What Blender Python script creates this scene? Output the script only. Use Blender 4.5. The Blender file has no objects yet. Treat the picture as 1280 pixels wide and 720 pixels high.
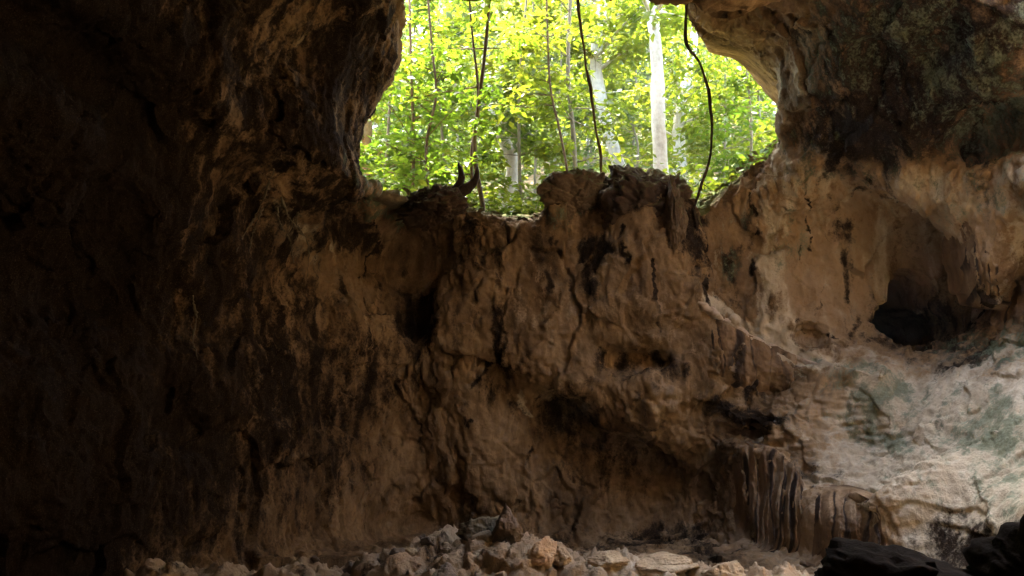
import time as _time; _t0 = _time.time()
import bpy, bmesh, math, random
import numpy as np
from mathutils import Vector, Matrix
R = math.radians
random.seed(7)
rng = np.random.default_rng(11)
scene = bpy.context.scene
COL = scene.collection

# ------------------------------------------------------------------ camera, sky, sun, exposure
PITCH = R(8.2); FOC = 1108.0; EYE = np.array([0.0, 0.0, 1.7])
cam_d = bpy.data.cameras.new('camera'); cam = bpy.data.objects.new('camera', cam_d); COL.objects.link(cam)
cam.location = EYE; cam.rotation_euler = (math.pi/2 + PITCH, 0, 0)
cam_d.sensor_width = 36; cam_d.lens = 36*FOC/1280; cam_d.clip_start = .05; cam_d.clip_end = 500
scene.camera = cam

SUN_EL, SUN_AZ = R(70), R(330)      # azimuth clockwise from +Y
world = bpy.data.worlds.new('World'); scene.world = world; world.use_nodes = True
wn = world.node_tree; wn.nodes.clear()
sky = wn.nodes.new('ShaderNodeTexSky'); sky.sky_type = 'NISHITA'; sky.sun_disc = False
sky.sun_elevation = SUN_EL; sky.sun_rotation = SUN_AZ; sky.dust_density = 4.0; sky.ozone_density = 0.6; sky.air_density = 1.0
bg = wn.nodes.new('ShaderNodeBackground'); bg.inputs['Strength'].default_value = 0.15
wo = wn.nodes.new('ShaderNodeOutputWorld')
wn.links.new(sky.outputs[0], bg.inputs[0]); wn.links.new(bg.outputs[0], wo.inputs[0])
sun_d = bpy.data.lights.new('sun', 'SUN'); sun = bpy.data.objects.new('sun', sun_d); COL.objects.link(sun)
sun_d.energy = 2.0; sun_d.angle = R(0.5); sun_d.color = (1.0, .93, .80)
sdir = Vector((math.sin(SUN_AZ)*math.cos(SUN_EL), math.cos(SUN_AZ)*math.cos(SUN_EL), math.sin(SUN_EL)))
sun.rotation_euler = sdir.to_track_quat('Z', 'Y').to_euler()
vs = scene.view_settings
vs.view_transform = 'Standard'; vs.look = 'None'; vs.gamma = 1; vs.use_curve_mapping = False; vs.exposure = 4.68
cy = scene.cycles
cy.use_denoising = True; cy.denoising_prefilter = 'ACCURATE'; cy.use_adaptive_sampling = False; cy.max_bounces = 10; cy.diffuse_bounces = 6; cy.transmission_bounces = 6; cy.sample_clamp_indirect = 8
cy.caustics_reflective = False; cy.caustics_refractive = False

# ------------------------------------------------------------------ helpers: points
def P(px, py, Y):
    """world point seen at photo pixel (px, py) at distance Y along +y"""
    cx, cz = (px-640)/FOC, (360-py)/FOC
    c, s = math.cos(PITCH), math.sin(PITCH)
    dy, dz = c - s*cz, s + c*cz
    return np.array([cx/dy*Y, Y, EYE[2] + dz/dy*Y])

def sstep(a, b, x):
    t = np.clip((x-a)/(b-a), 0, 1); return t*t*(3-2*t)

# ------------------------------------------------------------------ helpers: noise
def _hash(ix, iy, iz):
    h = (ix.astype(np.uint32)*np.uint32(374761393) + iy.astype(np.uint32)*np.uint32(668265263) + iz.astype(np.uint32)*np.uint32(2147483647 - 101))
    h = (h ^ (h >> np.uint32(13)))*np.uint32(1274126177)
    h = (h ^ (h >> np.uint32(16)))*np.uint32(2246822519)
    return h ^ (h >> np.uint32(15))

_G = rng.normal(size=(256, 3)).astype(np.float32); _G /= np.linalg.norm(_G, axis=1)[:, None]
def _perlin(p):
    p = p.astype(np.float32)
    f0 = np.floor(p); i = f0.astype(np.int64); f = p - f0
    u = f*f*f*(f*(f*6-15)+10)
    out = np.zeros(len(p), np.float32)
    for dx in (0, 1):
        wx = u[:, 0] if dx else 1-u[:, 0]
        for dy in (0, 1):
            wy = u[:, 1] if dy else 1-u[:, 1]
            for dz in (0, 1):
                wz = u[:, 2] if dz else 1-u[:, 2]
                g = _G[_hash(i[:, 0]+dx, i[:, 1]+dy, i[:, 2]+dz) & np.uint32(255)]
                d = g[:, 0]*(f[:, 0]-dx) + g[:, 1]*(f[:, 1]-dy) + g[:, 2]*(f[:, 2]-dz)
                out += wx*wy*wz*d
    return out*1.5
def _chunks(fn):
    def g(p, *a):
        p = np.asarray(p, np.float32)
        if len(p) <= 300000: return fn(p, *a)
        return np.concatenate([fn(p[k:k+300000], *a) for k in range(0, len(p), 300000)])
    return g
perlin = _chunks(_perlin)
def fbm(p, octs=4, gain=.5, lac=2.03):
    o = 0; a = 1; p = np.asarray(p, np.float32)
    for k in range(octs):
        o = o + a*perlin(p + 17.3*k); p = p*lac; a *= gain
    return o
def ridged(p, octs=4, gain=.5, lac=2.07):
    o = 0; a = 1; p = np.asarray(p, np.float32)
    for k in range(octs):
        o = o + a*(1-np.abs(perlin(p + 9.1*k))*2); p = p*lac; a *= gain
    return o
@_chunks
def worley(p):
    """distance to nearest and second nearest feature point"""
    i = np.floor(p).astype(np.int64)
    d1 = np.full(len(p), 9, np.float32); d2 = d1.copy()
    for dx in (-1, 0, 1):
        for dy in (-1, 0, 1):
            for dz in (-1, 0, 1):
                c = i + np.array([dx, dy, dz]); h = _hash(c[:, 0], c[:, 1], c[:, 2])
                q = np.stack([(h & np.uint32(1023)), (h >> np.uint32(10)) & np.uint32(1023), (h >> np.uint32(20)) & np.uint32(1023)], 1).astype(np.float32)/1023
                d = np.linalg.norm(c + q - p, axis=1)
                d2 = np.minimum(d2, np.maximum(d1, d)); d1 = np.minimum(d1, d)
    return np.stack([d1, d2], 1)

@_chunks
def facet(p):
    """broken rock: every cell of a random mosaic is a flat face with its own tilt and height"""
    i = np.floor(p).astype(np.int64); best = np.full(len(p), 9, np.float32); val = np.zeros(len(p), np.float32)
    for dx in (-1, 0, 1):
        for dy in (-1, 0, 1):
            for dz in (-1, 0, 1):
                c = i + np.array([dx, dy, dz]); h = _hash(c[:, 0], c[:, 1], c[:, 2])
                q = np.stack([(h & np.uint32(1023)), (h >> np.uint32(10)) & np.uint32(1023), (h >> np.uint32(20)) & np.uint32(1023)], 1).astype(np.float32)/1023
                v = p - (c + q); d = (v*v).sum(1)
                g = _G[(h >> np.uint32(5)) & np.uint32(255)]
                m = d < best
                val = np.where(m, (v*g).sum(1) + ((h >> np.uint32(12)) & np.uint32(255)).astype(np.float32)/255*.7 - .35, val); best = np.minimum(best, d)
    return val

# ------------------------------------------------------------------ helpers: objects
def mesh_obj(name, V, F, mat=None, parent=None, smooth=True):
    me = bpy.data.meshes.new(name)
    if isinstance(F, np.ndarray):
        n = len(F); k = F.shape[1]
        me.vertices.add(len(V)); me.vertices.foreach_set('co', np.asarray(V, np.float32).ravel())
        me.loops.add(n*k); me.loops.foreach_set('vertex_index', F.astype(np.int32).ravel())
        me.polygons.add(n); me.polygons.foreach_set('loop_start', np.arange(0, n*k, k, dtype=np.int32))
        me.update(calc_edges=True); me.validate()
    else:
        me.from_pydata([tuple(v) for v in V], [], F); me.update()
    if smooth: me.polygons.foreach_set('use_smooth', np.ones(len(me.polygons), bool))
    o = bpy.data.objects.new(name, me); COL.objects.link(o)
    if mat: me.materials.append(mat)
    if parent: o.parent = parent
    return o
def tag(o, label, cat, group=None):
    o['label'] = label; o['category'] = cat
    if group: o['group'] = group
    return o
def struct(o, kind='structure'):
    o['kind'] = kind; return o
def empty(name, loc, label, cat, group=None):
    o = bpy.data.objects.new(name, None); COL.objects.link(o); o.location = loc; o.empty_display_size = .2
    return tag(o, label, cat, group)

# ------------------------------------------------------------------ the cave: where its surfaces lie
CTRL = [
 # left wall
 (-150,700,6.8),(-150,360,7),(-150,0,5.8),
 (0,700,8.0),(0,360,8.2),(0,100,7.3),(0,-100,6.2),(150,700,9.2),(150,400,9.4),(150,100,8.6),(150,-80,7.4),
 (300,680,10.8),(300,450,10.8),(300,250,10.3),(300,60,9.5),(300,-100,8.5),
 (400,680,12.2),(400,500,12.2),(400,400,12.3),(395,330,12.2),(395,250,11.4),(400,100,10.7),(420,0,10.3),(430,-100,9.8),
 (440,225,11.3),(445,180,11.2),(460,120,11.2),(490,30,10.9),(500,-60,10.6),(435,290,12.6),
 # back wall
 (480,270,13.0),(480,400,13.05),(480,550,13.2),(480,690,13.6),(600,300,12.9),(600,450,13.1),(600,600,13.2),(600,690,13.4),
 (720,290,12.85),(720,450,12.8),(720,560,13.1),(720,690,13.4),(830,290,12.5),(830,400,12.6),(830,500,12.55),(830,570,13.0),(830,680,13.3),
 (900,560,12.7),(900,660,12.9),(600,100,13.0),(700,100,13),(800,100,12.9),(700,-150,12),
 # right wall, brow and overhang
 (905,280,13.15),(905,350,13.15),(905,230,13.2),(945,320,13.0),(880,0,12.3),(930,40,12.3),(980,100,12.3),(985,170,12.6),(950,225,12.9),(860,-120,11.6),
 (1000,250,12.5),(1000,350,12.6),(1085,200,11.9),(1200,220,11.8),(1240,330,11.6),(1230,450,11.3),(1100,450,12.1),(1000,430,12.5),
 (1050,165,11.6),(1150,170,11.1),(1270,190,10.4),(1050,90,11.2),(1150,90,10.5),(1270,90,9.7),(1050,0,10.6),(1150,0,9.8),(1270,0,8.9),(1150,-120,8.8),
 # shelf, terraces, slope
 (900,440,12.9),(960,480,12.75),(960,520,12.3),(1000,560,11.8),(1050,610,11.1),(1000,500,12.45),(1080,540,11.7),
 (940,600,12.5),(955,690,12.1),(1030,650,11.0),(1050,700,11.0),(1100,650,10.8),
 (1120,480,11.9),(1120,560,11.2),(1120,640,10.5),(1120,700,10.1),(1200,480,11.2),(1200,560,10.5),(1200,640,9.8),(1200,700,9.4),
 (1280,480,10.3),(1280,580,9.6),(1280,700,8.8),(1400,200,9.2),(1400,500,8.8),(1400,700,7.6)]
_c = np.array([P(*c) for c in CTRL]); _cx = _c[:, [0, 2]]; _cy = _c[:, 1]
def _tps(a, b):
    r2 = ((a[:, None]-b[None])**2).sum(-1); return .5*r2*np.log(r2+1e-9)
_n = len(_cx); _A = np.zeros((_n+3, _n+3)); _A[:_n, :_n] = _tps(_cx, _cx) + np.eye(_n)*.03
_A[:_n, _n] = 1; _A[:_n, _n+1:] = _cx; _A[_n:, :_n] = _A[:_n, _n:].T
_w = np.linalg.solve(_A, np.concatenate([_cy, np.zeros(3)]))
def wall_y(x, z):
    q = np.stack([np.ravel(x), np.ravel(z)], 1)
    return (_tps(q, _cx) @ _w[:_n] + _w[_n] + q @ _w[_n+1:]).reshape(np.shape(x))
def S(px, py):
    """point of the (undisplaced) cave wall seen at a photo pixel"""
    Y = 12.0
    for _ in range(25):
        p = P(px, py, Y); Y = .5*Y + .5*float(np.clip(wall_y(np.array([p[0]]), np.array([p[2]]))[0], 4, 15))
    return P(px, py, Y)

_led = np.array([[p[0], p[2]] for p in (P(a, b, 13) for a, b in ((380,246),(458,246),(500,240),(560,250),(600,262),(640,276),(664,281),(684,268),(700,256),(760,250),(860,250),(880,256),(912,226),(945,196),(1000,150)))])
def ground(x, y):
    """ledge and forest floor beyond the opening"""
    front = np.interp(x, _led[:, 0], _led[:, 1])
    base = 5.25 + .04*(x)
    t = sstep(12.6, 16.0, y)
    g = front*(1-t) + base*t
    g = g - .45*(1-sstep(-2.4, -1.85, x))*(1-sstep(11.6, 12.9, y))
    up = y - 16.5
    g = g + np.where(up > 0, .36*up - .9*(1-np.exp(-up/2.5)), 0)
    g = g + .10*np.maximum(x-1, 0)*sstep(17, 26, y) + .004*np.maximum(up, 0)*np.sin(x*.6)*6
    return g
def floor_z(x, y):
    crest = .50 + .20*np.exp(-((x+.25)/.7)**2) - .10*np.exp(-((x+2.6)/.7)**2) - .06*sstep(.5, 2.6, x)
    z = -.25 + (crest+.25)*np.exp(-((y-7.4)/1.25)**2)*sstep(-4.2, -2.6, x)*(1-sstep(2.2, 3.6, x))
    return z + .15*sstep(9, 12, y)
def ceil_z(x, y):
    low = 1.7 + .5*np.maximum(y, 1.5) + .22  # unseen low roof, shaped to keep roof light off left wall and foreground
    high = 7.7 + .1*(y-8)
    t = sstep(2.0, 3.0, x)*sstep(2.6, 4.0, y)
    c = low*(1-t) + high*t
    c = np.minimum(c, 8.6) 
    return np.where(y > 10.5, c + sstep(10.5, 12.5, y)*np.maximum(9.4-c, 0)*sstep(-2.6, -1.4, x), c)
OPEN = np.array([P(a, b, Y)[[0, 2]] for a, b, Y in (
 (490,-110,11),(480,-40,11),(475,10,11),(464,45,11.1),(447,85,11.2),(431,120,11.2),(423,150,11.25),(424,178,11.3),(432,202,11.3),(440,250,11.5),(440,340,12.8),
 (900,340,13),(874,262,12.9),(910,215,12.8),(945,192,12.7),(966,160,12.6),(978,115,12.5),(976,76,12.4),(950,48,12.4),(915,40,12.4),(890,30,12.4),(868,3,12.4),(852,-32,12.4),(838,-80,12.3),(760,-140,12),(620,-150,11.6))])
def poly_sd(x, z, poly):
    d = np.full(x.shape, 1e9); s = np.ones(x.shape)
    n = len(poly)
    for k in range(n):
        a, b = poly[k], poly[k-1]
        ex, ez = b-a; wx, wz = x-a[0], z-a[1]
        t = np.clip((wx*ex + wz*ez)/(ex*ex+ez*ez), 0, 1)
        d = np.minimum(d, (wx-ex*t)**2 + (wz-ez*t)**2)
        c1 = z >= a[1]; c2 = z < b[1]; c3 = ex*wz > ez*wx
        s = np.where((c1 & c2 & c3) | (~c1 & ~c2 & ~c3), -s, s)
    return s*np.sqrt(d)
def smax(a, b, k):
    h = np.clip(.5 - .5*(b-a)/k, 0, 1); return b*(1-h) + a*h + k*h*(1-h)
def smin(a, b, k): return -smax(-a, -b, k)

SKY_C, SKY_R = (5.6, 6.2), (2.7, 3.0)       # the roof opening overhead, above the frame

H = 0.09
X0, X1, Y0, Y1, Z0, Z1 = -8.6, 9.0, -2.6, 17.4, -1.2, 12.6
gx = np.arange(X0, X1, H); gy = np.arange(Y0, Y1, H); gz = np.arange(Z0, Z1, H)
XZx, XZz = np.meshgrid(gx, gz, indexing='ij')
Fw = wall_y(XZx, XZz)
Fw = np.clip(Fw, 3.5, 15)
def lip(path, out, below, soft=.05):
    q = np.array([S(a, b) for a, b in path]); o_ = np.argsort(q[:, 0]); q = q[o_]
    zl = np.interp(XZx, q[:, 0], q[:, 2]) + .05*np.sin(XZx*9) + .03*np.sin(XZx*23+1)
    win = sstep(q[0, 0]-.15, q[0, 0]+.25, XZx)*(1-sstep(q[-1, 0]-.35, q[-1, 0]+.2, XZx))
    return win*(out*(1-sstep(zl-soft, zl+soft, XZz))*sstep(zl-below, zl-below*.35, XZz) + .10*np.exp(-((XZz-zl+.02)/.07)**2))
Fw = Fw - lip([(872,380),(905,402),(940,424),(975,440),(1012,452),(1060,458),(1110,464)], .42, 1.1) - lip([(900,512),(930,520),(962,523),(1000,540)], .22, .45) \
        - lip([(898,556),(935,556),(965,562),(990,588),(1012,622),(1040,612),(1065,610),(1090,624),(1114,655)], .34, 1.6)
gFx, gFz = np.gradient(Fw, H)
Fs = np.sqrt(1 + np.minimum(gFx**2 + gFz**2, 9))
sd_open = poly_sd(XZx, XZz, OPEN)
XYx, XYy = np.meshgrid(gx, gy, indexing='ij')
Gf, Gg, Gc = floor_z(XYx, XYy), ground(XYx, XYy), ceil_z(XYx, XYy)

CARVE = [  # px, py, offset of centre from the wall, radii (x, y, z), softness
 (1088,335,-.05,(1.50,.68,1.32),.30), (1160,404,1.6,(.53,2.8,.41),.08), (1160,372,1.5,(.27,2.2,.38),.06), (1195,400,2.5,(.95,1.2,.46),.06), (1028,416,.30,(.27,.42,.22),.08),
 (520,398,.06,(.34,.24,.40),.3), (760,575,.12,(1.1,.25,.4),.4),
 (800,455,.05,(.5,.22,.2),.2), (700,520,.05,(.5,.3,.4),.3),
 (1170,70,.0,(.35,.5,.4),.3), (1085,70,.0,(.4,.4,.4),.3), (1230,150,0,(.4,.4,.3),.3), (430,272,.12,(.35,.5,.35),.2), (940,538,.10,(.40,.26,.10),.10)]
ADD = [   # rock that stands out of the wall
 (815,330,.10,(.55,.35,1.0),.4), (850,300,.1,(.28,.35,.9),.3), (700,430,.1,(.8,.22,.5),.4), (590,490,.16,(.35,.25,1.0),.4), (850,470,.1,(.8,.3,.35),.4),
 (1240,300,.10,(.25,.28,.9),.25), (1180,640,.1,(.8,.3,.7),.5), (420,420,.1,(.4,.3,.5),.4)]

def cave_sdf(ix):
    """distance for a slab of grid columns: negative in air"""
    xs = gx[ix]; X, Yv, Z = np.meshgrid(xs, gy, gz, indexing='ij')
    w = (Yv - Fw[ix][:, None, :])/Fs[ix][:, None, :]
    for lst, add in ((ADD, True), (CARVE, False)):
        for (c, off, r, k) in lst:
            e = np.sqrt(((X-c[0])/r[0])**2 + ((Yv-c[1]-off)/r[1])**2 + ((Z-c[2])/r[2])**2)
            e = (e-1)*min(r)
            w = smax(w, -e, k) if add else smin(w, e, k)
    cei = (Z - Gc[ix][:, :, None])*.8
    flo = (Gf[ix][:, :, None] - Z)*.9
    side = np.maximum(np.abs(X-.4) - 7.9, -1.6 - Yv)
    ch = smax(smax(w, cei, .5), np.maximum(smax(flo, -9*np.ones_like(flo), .01), side), .35)
    # the opening, with the ledge as its floor
    flare = (.36 + .14*sstep(8, 9.2, Z))*np.maximum(Yv-12.6, 0)
    op = np.maximum(sd_open[ix][:, None, :] - flare, 8.5 - Yv)
    gr = (Gg[ix][:, :, None] - Z)*.9
    op = smax(op, gr, .12)
    a = smin(ch, op, .10)
    # roof opening
    sh = (np.sqrt(((X-SKY_C[0])/SKY_R[0])**2 + ((Yv-SKY_C[1])/SKY_R[1])**2) - 1)*2.9
    sh = np.maximum(sh, 5.5 - Z)
    a = smin(a, sh, .4)
    # open air above roof and beyond
    rf = 9.3 + 2.6*sstep(1.0, 1.5, np.sqrt(((X-SKY_C[0])/SKY_R[0])**2 + ((Yv-SKY_C[1])/SKY_R[1])**2))
    t = sstep(15.6, 16.8, Yv)
    out = ((rf*(1-t) + Gg[ix][:, :, None]*t) - Z)*np.where((Yv > 15.3) & (Yv < 17), .25, .9)
    return np.minimum(a, out)

CARVE = [(S(a, b), off, r, k) for a, b, off, r, k in CARVE]
ADD = [(S(a, b), off, r, k) for a, b, off, r, k in ADD]
sdf = np.concatenate([cave_sdf(np.arange(k, min(k+24, len(gx)))) for k in range(0, len(gx), 24)], 0).astype(np.float32)
near = np.abs(sdf) < .9
idx = np.argwhere(near)
pts = np.stack([gx[idx[:, 0]], gy[idx[:, 1]], gz[idx[:, 2]]], 1).astype(np.float32)
inside_only = (pts[:, 1] < 13.5) 
nz = .17*fbm(pts*.55 + 3.1, 2) + (.05 + .10*(pts[:, 0] < -2.5))*fbm(pts*1.7, 2)
damp = np.where(pts[:, 2] < 1.3, .4, 1.0)*np.where(pts[:, 1] > 13.2, .35, 1)
sdf[near] += nz*damp

def surface_nets(d, o, h):
    s = d < 0
    nx, ny, nz_ = d.shape
    cnt = np.zeros((nx-1, ny-1, nz_-1), np.int8); acc = np.zeros((nx-1, ny-1, nz_-1, 3), np.float32)
    base = [(i, j, k) for i in (0, 1) for j in (0, 1) for k in (0, 1)]
    def cut(i, j, k): return (slice(i, nx-1+i), slice(j, ny-1+j), slice(k, nz_-1+k))
    for a in base:
        for ax in range(3):
            if a[ax]: continue
            b = list(a); b[ax] = 1
            da, db = d[cut(*a)], d[cut(*b)]
            m = (da < 0) != (db < 0)
            t = np.where(m, da/np.where(m, da-db, 1), 0)
            cnt += m
            for q in range(3):
                acc[..., q] += np.where(m, a[q] + (t if q == ax else 0), 0)
    act = cnt > 0
    vid = np.full(act.shape, -1, np.int64); vid[act] = np.arange(act.sum())
    cells = np.argwhere(act)
    V = o + h*(cells + acc[act]/cnt[act][:, None])
    Q = []
    for ax in range(3):
        u, v = (ax+1) % 3, (ax+2) % 3
        sl0 = [slice(None)]*3; sl1 = [slice(None)]*3
        sl0[ax] = slice(0, -1); sl1[ax] = slice(1, None)
        for q in (u, v): sl0[q] = slice(1, -1); sl1[q] = slice(1, -1)
        m = s[tuple(sl0)] != s[tuple(sl1)]
        e = np.argwhere(m); sgn = s[tuple(sl0)][m]
        e = e.copy(); e[:, u] += 1; e[:, v] += 1
        def at(du, dv):
            c = e.copy(); c[:, u] -= du; c[:, v] -= dv
            return vid[c[:, 0], c[:, 1], c[:, 2]]
        q = np.stack([at(1, 1), at(0, 1), at(0, 0), at(1, 0)], 1)
        q[sgn] = q[sgn][:, ::-1]
        Q.append(q)
    return V, np.concatenate(Q)
CV, CQ = surface_nets(sdf, np.array([X0, Y0, Z0]), H)
print('sdf', _time.time()-_t0)
del sdf, near
def in_sight(p, m):
    return (p[:, 1] > 2.5) & (p[:, 2] < 1.7 + .52*p[:, 1] + m) & (p[:, 2] > 1.7 - .2*p[:, 1] - m) & (p[:, 1] < 17.2) & (np.abs(p[:, 0]) < .6*p[:, 1] + m)
fcen = CV[CQ].mean(1); fine = in_sight(fcen, 1.0)
rest = ~fine | ~in_sight(fcen, .75)
RV, RQ = CV.astype(np.float32), CQ[rest & ((fcen[:, 2] < 11) | (fcen[:, 1] > 14))]
u, inv = np.unique(CQ[fine], return_inverse=True)
tmp = mesh_obj('cave_tmp', CV[u], inv.reshape(-1, 4))
sm = tmp.modifiers.new('s', 'SUBSURF'); sm.levels = 2; sm.subdivision_type = 'CATMULL_CLARK'
ev = tmp.evaluated_get(bpy.context.evaluated_depsgraph_get()).to_mesh()
nv, nf = len(ev.vertices), len(ev.polygons)
CV = np.empty(nv*3, np.float32); ev.vertices.foreach_get('co', CV); CV = CV.reshape(-1, 3)
CN = np.empty(nv*3, np.float32); ev.vertices.foreach_get('normal', CN); CN = CN.reshape(-1, 3)
CQ = np.empty(nf*4, np.int32); ev.loops.foreach_get('vertex_index', CQ); CQ = CQ.reshape(-1, 4)
tmp_me = tmp.data; bpy.data.objects.remove(tmp); bpy.data.meshes.remove(tmp_me)
# coarse remainder, out of sight of the camera, joined on
u, inv = np.unique(RQ, return_inverse=True); RV = RV[u]; RQ = inv.reshape(-1, 4) + nv
CV = np.concatenate([CV, RV]); CQ = np.concatenate([CQ, RQ])
def vnormals(V, Q):
    a = V[Q[:, 2]]-V[Q[:, 0]]; b = V[Q[:, 3]]-V[Q[:, 1]]
    n = np.cross(a, b); out = np.zeros_like(V)
    for c in range(4):
        for ax in range(3): out[:, ax] += np.bincount(Q[:, c], n[:, ax], len(V)).astype(np.float32)
    return out/np.maximum(np.linalg.norm(out, axis=1), 1e-9)[:, None]
CN = np.concatenate([CN, vnormals(RV, RQ-nv)]); nv, nf = len(CV), len(CQ)
print('cave', nv, nf)
# ---- rock relief
pn = CV
seen = in_sight(pn, .7)
TERR = S(1010, 545); SLOPE = S(1190, 575)
def relief(p, n):
    up = np.clip(n[:, 2], 0, 1)
    warp = np.stack([fbm(p*1.1+5, 2), fbm(p*1.1+25, 2), fbm(p*1.1+45, 2)], 1)*.16
    q = p + warp
    d = .026*(ridged(q*np.array([1.6, 1.6, .9]), 3)-1.0)                       # ribs that run down the wall
    d += .022*fbm(q*3.3, 3)
    d += .022*fbm(q*np.array([9, 9, 6]), 3, .55)
    w = worley((q+warp*1.2)*np.array([2.3, 2.3, 1.7]) + .12*fbm(p*6, 2)[:, None])
    d -= .035*np.clip(.08-(w[:, 1]-w[:, 0]), 0, 1)/.08*sstep(.1, .5, fbm(p*.7+80, 2))  # cracks
    w3 = worley(p*5.5 + 3)
    pits = sstep(.05, .4, fbm(p*.9+60, 2))
    d -= .05*pits*np.clip(.42-w3[:, 0], 0, 1)/.42
    wf = p + .12*np.stack([fbm(p*2.5+8, 2), fbm(p*2.5+18, 2), fbm(p*2.5+28, 2)], 1)
    fa = sstep(-.35, .25, fbm(p*.6+210, 2))
    d += .12*facet(wf*np.array([.85, .85, .55])+2) + (.060*facet(wf*np.array([2.2, 2.2, 1.3])) + .026*facet(wf*np.array([5, 5, 3.2])+5) + .014*facet(wf*11+9))*(.25+.75*fa)
    bl = worley((p + .10*fbm(p*5+8, 3)[:, None])*np.array([11, 11, 8])); d += .016*(bl[:, 1]-bl[:, 0]-.3)*sstep(-.25, .3, fbm(p*1.3+140, 2))
    # bedded layers on the terraces
    c = TERR; e = ((p[:, 0]-c[0])/1.0)**2 + ((p[:, 2]-c[2])/.60)**2
    tm = np.exp(-.6*e*e); zz = p[:, 2]*6.0 + 2.2*fbm(p*np.array([1.3, 1.3, .8])+33, 3) + .5*p[:, 0]
    fr = zz - np.floor(zz)
    d += tm*(.05*(sstep(0, .25, fr)-fr)*sstep(-.5, .4, fbm(p*2.1+12, 2)) + .06*fbm(p*np.array([4, 4, 15]), 4) - .06*np.clip(.4-worley(p*np.array([7, 7, 11]))[:, 0], 0, 1))
    c = SLOPE; e = ((p[:, 0]-c[0])/1.1)**2 + ((p[:, 2]-c[2])/1.5)**2
    em = np.exp(-.6*e*e); d *= 1-.45*em
    zz = p[:, 2]*4.2 + 1.3*fbm(p*np.array([.9, .9, .6])+63, 3) - .35*p[:, 0]; fr = zz - np.floor(zz)
    d += em*sstep(2.2, 1.2, p[:, 2])*.045*(sstep(0, .18, fr)-fr)*sstep(-.6, .3, fbm(p*1.7+92, 2))
    return d
def rubble(p):
    l1 = worley(p*2.2); l2 = worley(p*6.0 + 7); l3 = worley(p*13 + 1)
    w = p + .06*fbm(p*4, 2)[:, None]
    return .16*(.5-l1[:, 0]) + .07*facet(w*2.2) + .05*facet(w*6.5+3) + .05*(.5-l2[:, 0]) + .035*facet(w*15) + .02*(.5-l3[:, 0]) + .012*fbm(p*22, 2)
def on_floor(p, n): return (p[:, 2] < 1.1) & (p[:, 1] < 9.8) & (n[:, 2] > .2) & (p[:, 0] < 3.6)
k = np.where(seen)[0]
fl_ = on_floor(CV[k], CN[k]); dd = np.zeros(len(k), np.float32)
dd[fl_] = rubble(CV[k[fl_]]); dd[~fl_] = relief(CV[k[~fl_]], CN[k[~fl_]])
fade = np.where(CV[k, 1] > 13.6, .4, 1.0)
CV[k] += CN[k]*(dd*fade)[:, None]
# ------------------------------------------------------------------ materials
def nt_new(name, rough=.9):
    m = bpy.data.materials.new(name); m.use_nodes = True
    t = m.node_tree; b = t.nodes['Principled BSDF']; b.inputs['Roughness'].default_value = rough
    b.inputs['Specular IOR Level'].default_value = .25
    return m, t, b
def node(t, kind, **kw):
    n = t.nodes.new(kind)
    for k_, v in kw.items():
        if k_.startswith('_'): setattr(n, k_[1:], v)
        else: n.inputs[k_.replace('__', ' ')].default_value = v
    return n
def noise_n(t, vec, scale, detail=6, rough=.6, dist=0.0):
    n = node(t, 'ShaderNodeTexNoise'); n.inputs['Scale'].default_value = scale; n.inputs['Detail'].default_value = detail
    n.inputs['Roughness'].default_value = rough; n.inputs['Distortion'].default_value = dist
    t.links.new(vec, n.inputs['Vector']); return n.outputs['Fac']
def ramp_n(t, fac, stops):
    r = node(t, 'ShaderNodeValToRGB'); e = r.color_ramp.elements
    while len(e) < len(stops): e.new(.5)
    for q, (pos, c) in zip(e, stops):
        q.position = pos; q.color = (*c, 1) if len(c) == 3 else c
    t.links.new(fac, r.inputs[0]); return r.outputs[0]
def mix_n(t, fac, a, b, mode='MIX'):
    n = node(t, 'ShaderNodeMix', _data_type='RGBA', _blend_type=mode)
    for s_, v in ((0, fac), (6, a), (7, b)):
        if hasattr(v, 'is_linked'): t.links.new(v, n.inputs[s_])
        elif s_ == 0: n.inputs[0].default_value = v
        else: n.inputs[s_].default_value = (*v, 1)
    return n.outputs[2]
def math_n(t, op, a, b=None, c=None):
    n = node(t, 'ShaderNodeMath', _operation=op)
    for i_, v in enumerate((a, b, c)):
        if v is None: continue
        if hasattr(v, 'is_linked'): t.links.new(v, n.inputs[i_])
        else: n.inputs[i_].default_value = v
    return n.outputs[0]
def maprange_n(t, v, a, b):
    n = node(t, 'ShaderNodeMapRange', _interpolation_type='SMOOTHSTEP'); t.links.new(v, n.inputs[0])
    n.inputs[1].default_value = a; n.inputs[2].default_value = b; return n.outputs[0]
def bump_n(t, b, h, strength, dist):
    n = node(t, 'ShaderNodeBump'); n.inputs['Strength'].default_value = strength; n.inputs['Distance'].default_value = dist
    t.links.new(h, n.inputs['Height']); t.links.new(n.outputs[0], b.inputs['Normal'])
def coords(t, scale=(1, 1, 1), kind='Object'):
    c = node(t, 'ShaderNodeTexCoord'); m = node(t, 'ShaderNodeMapping'); m.inputs['Scale'].default_value = scale
    t.links.new(c.outputs[kind], m.inputs[0]); return m.outputs[0]

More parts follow.
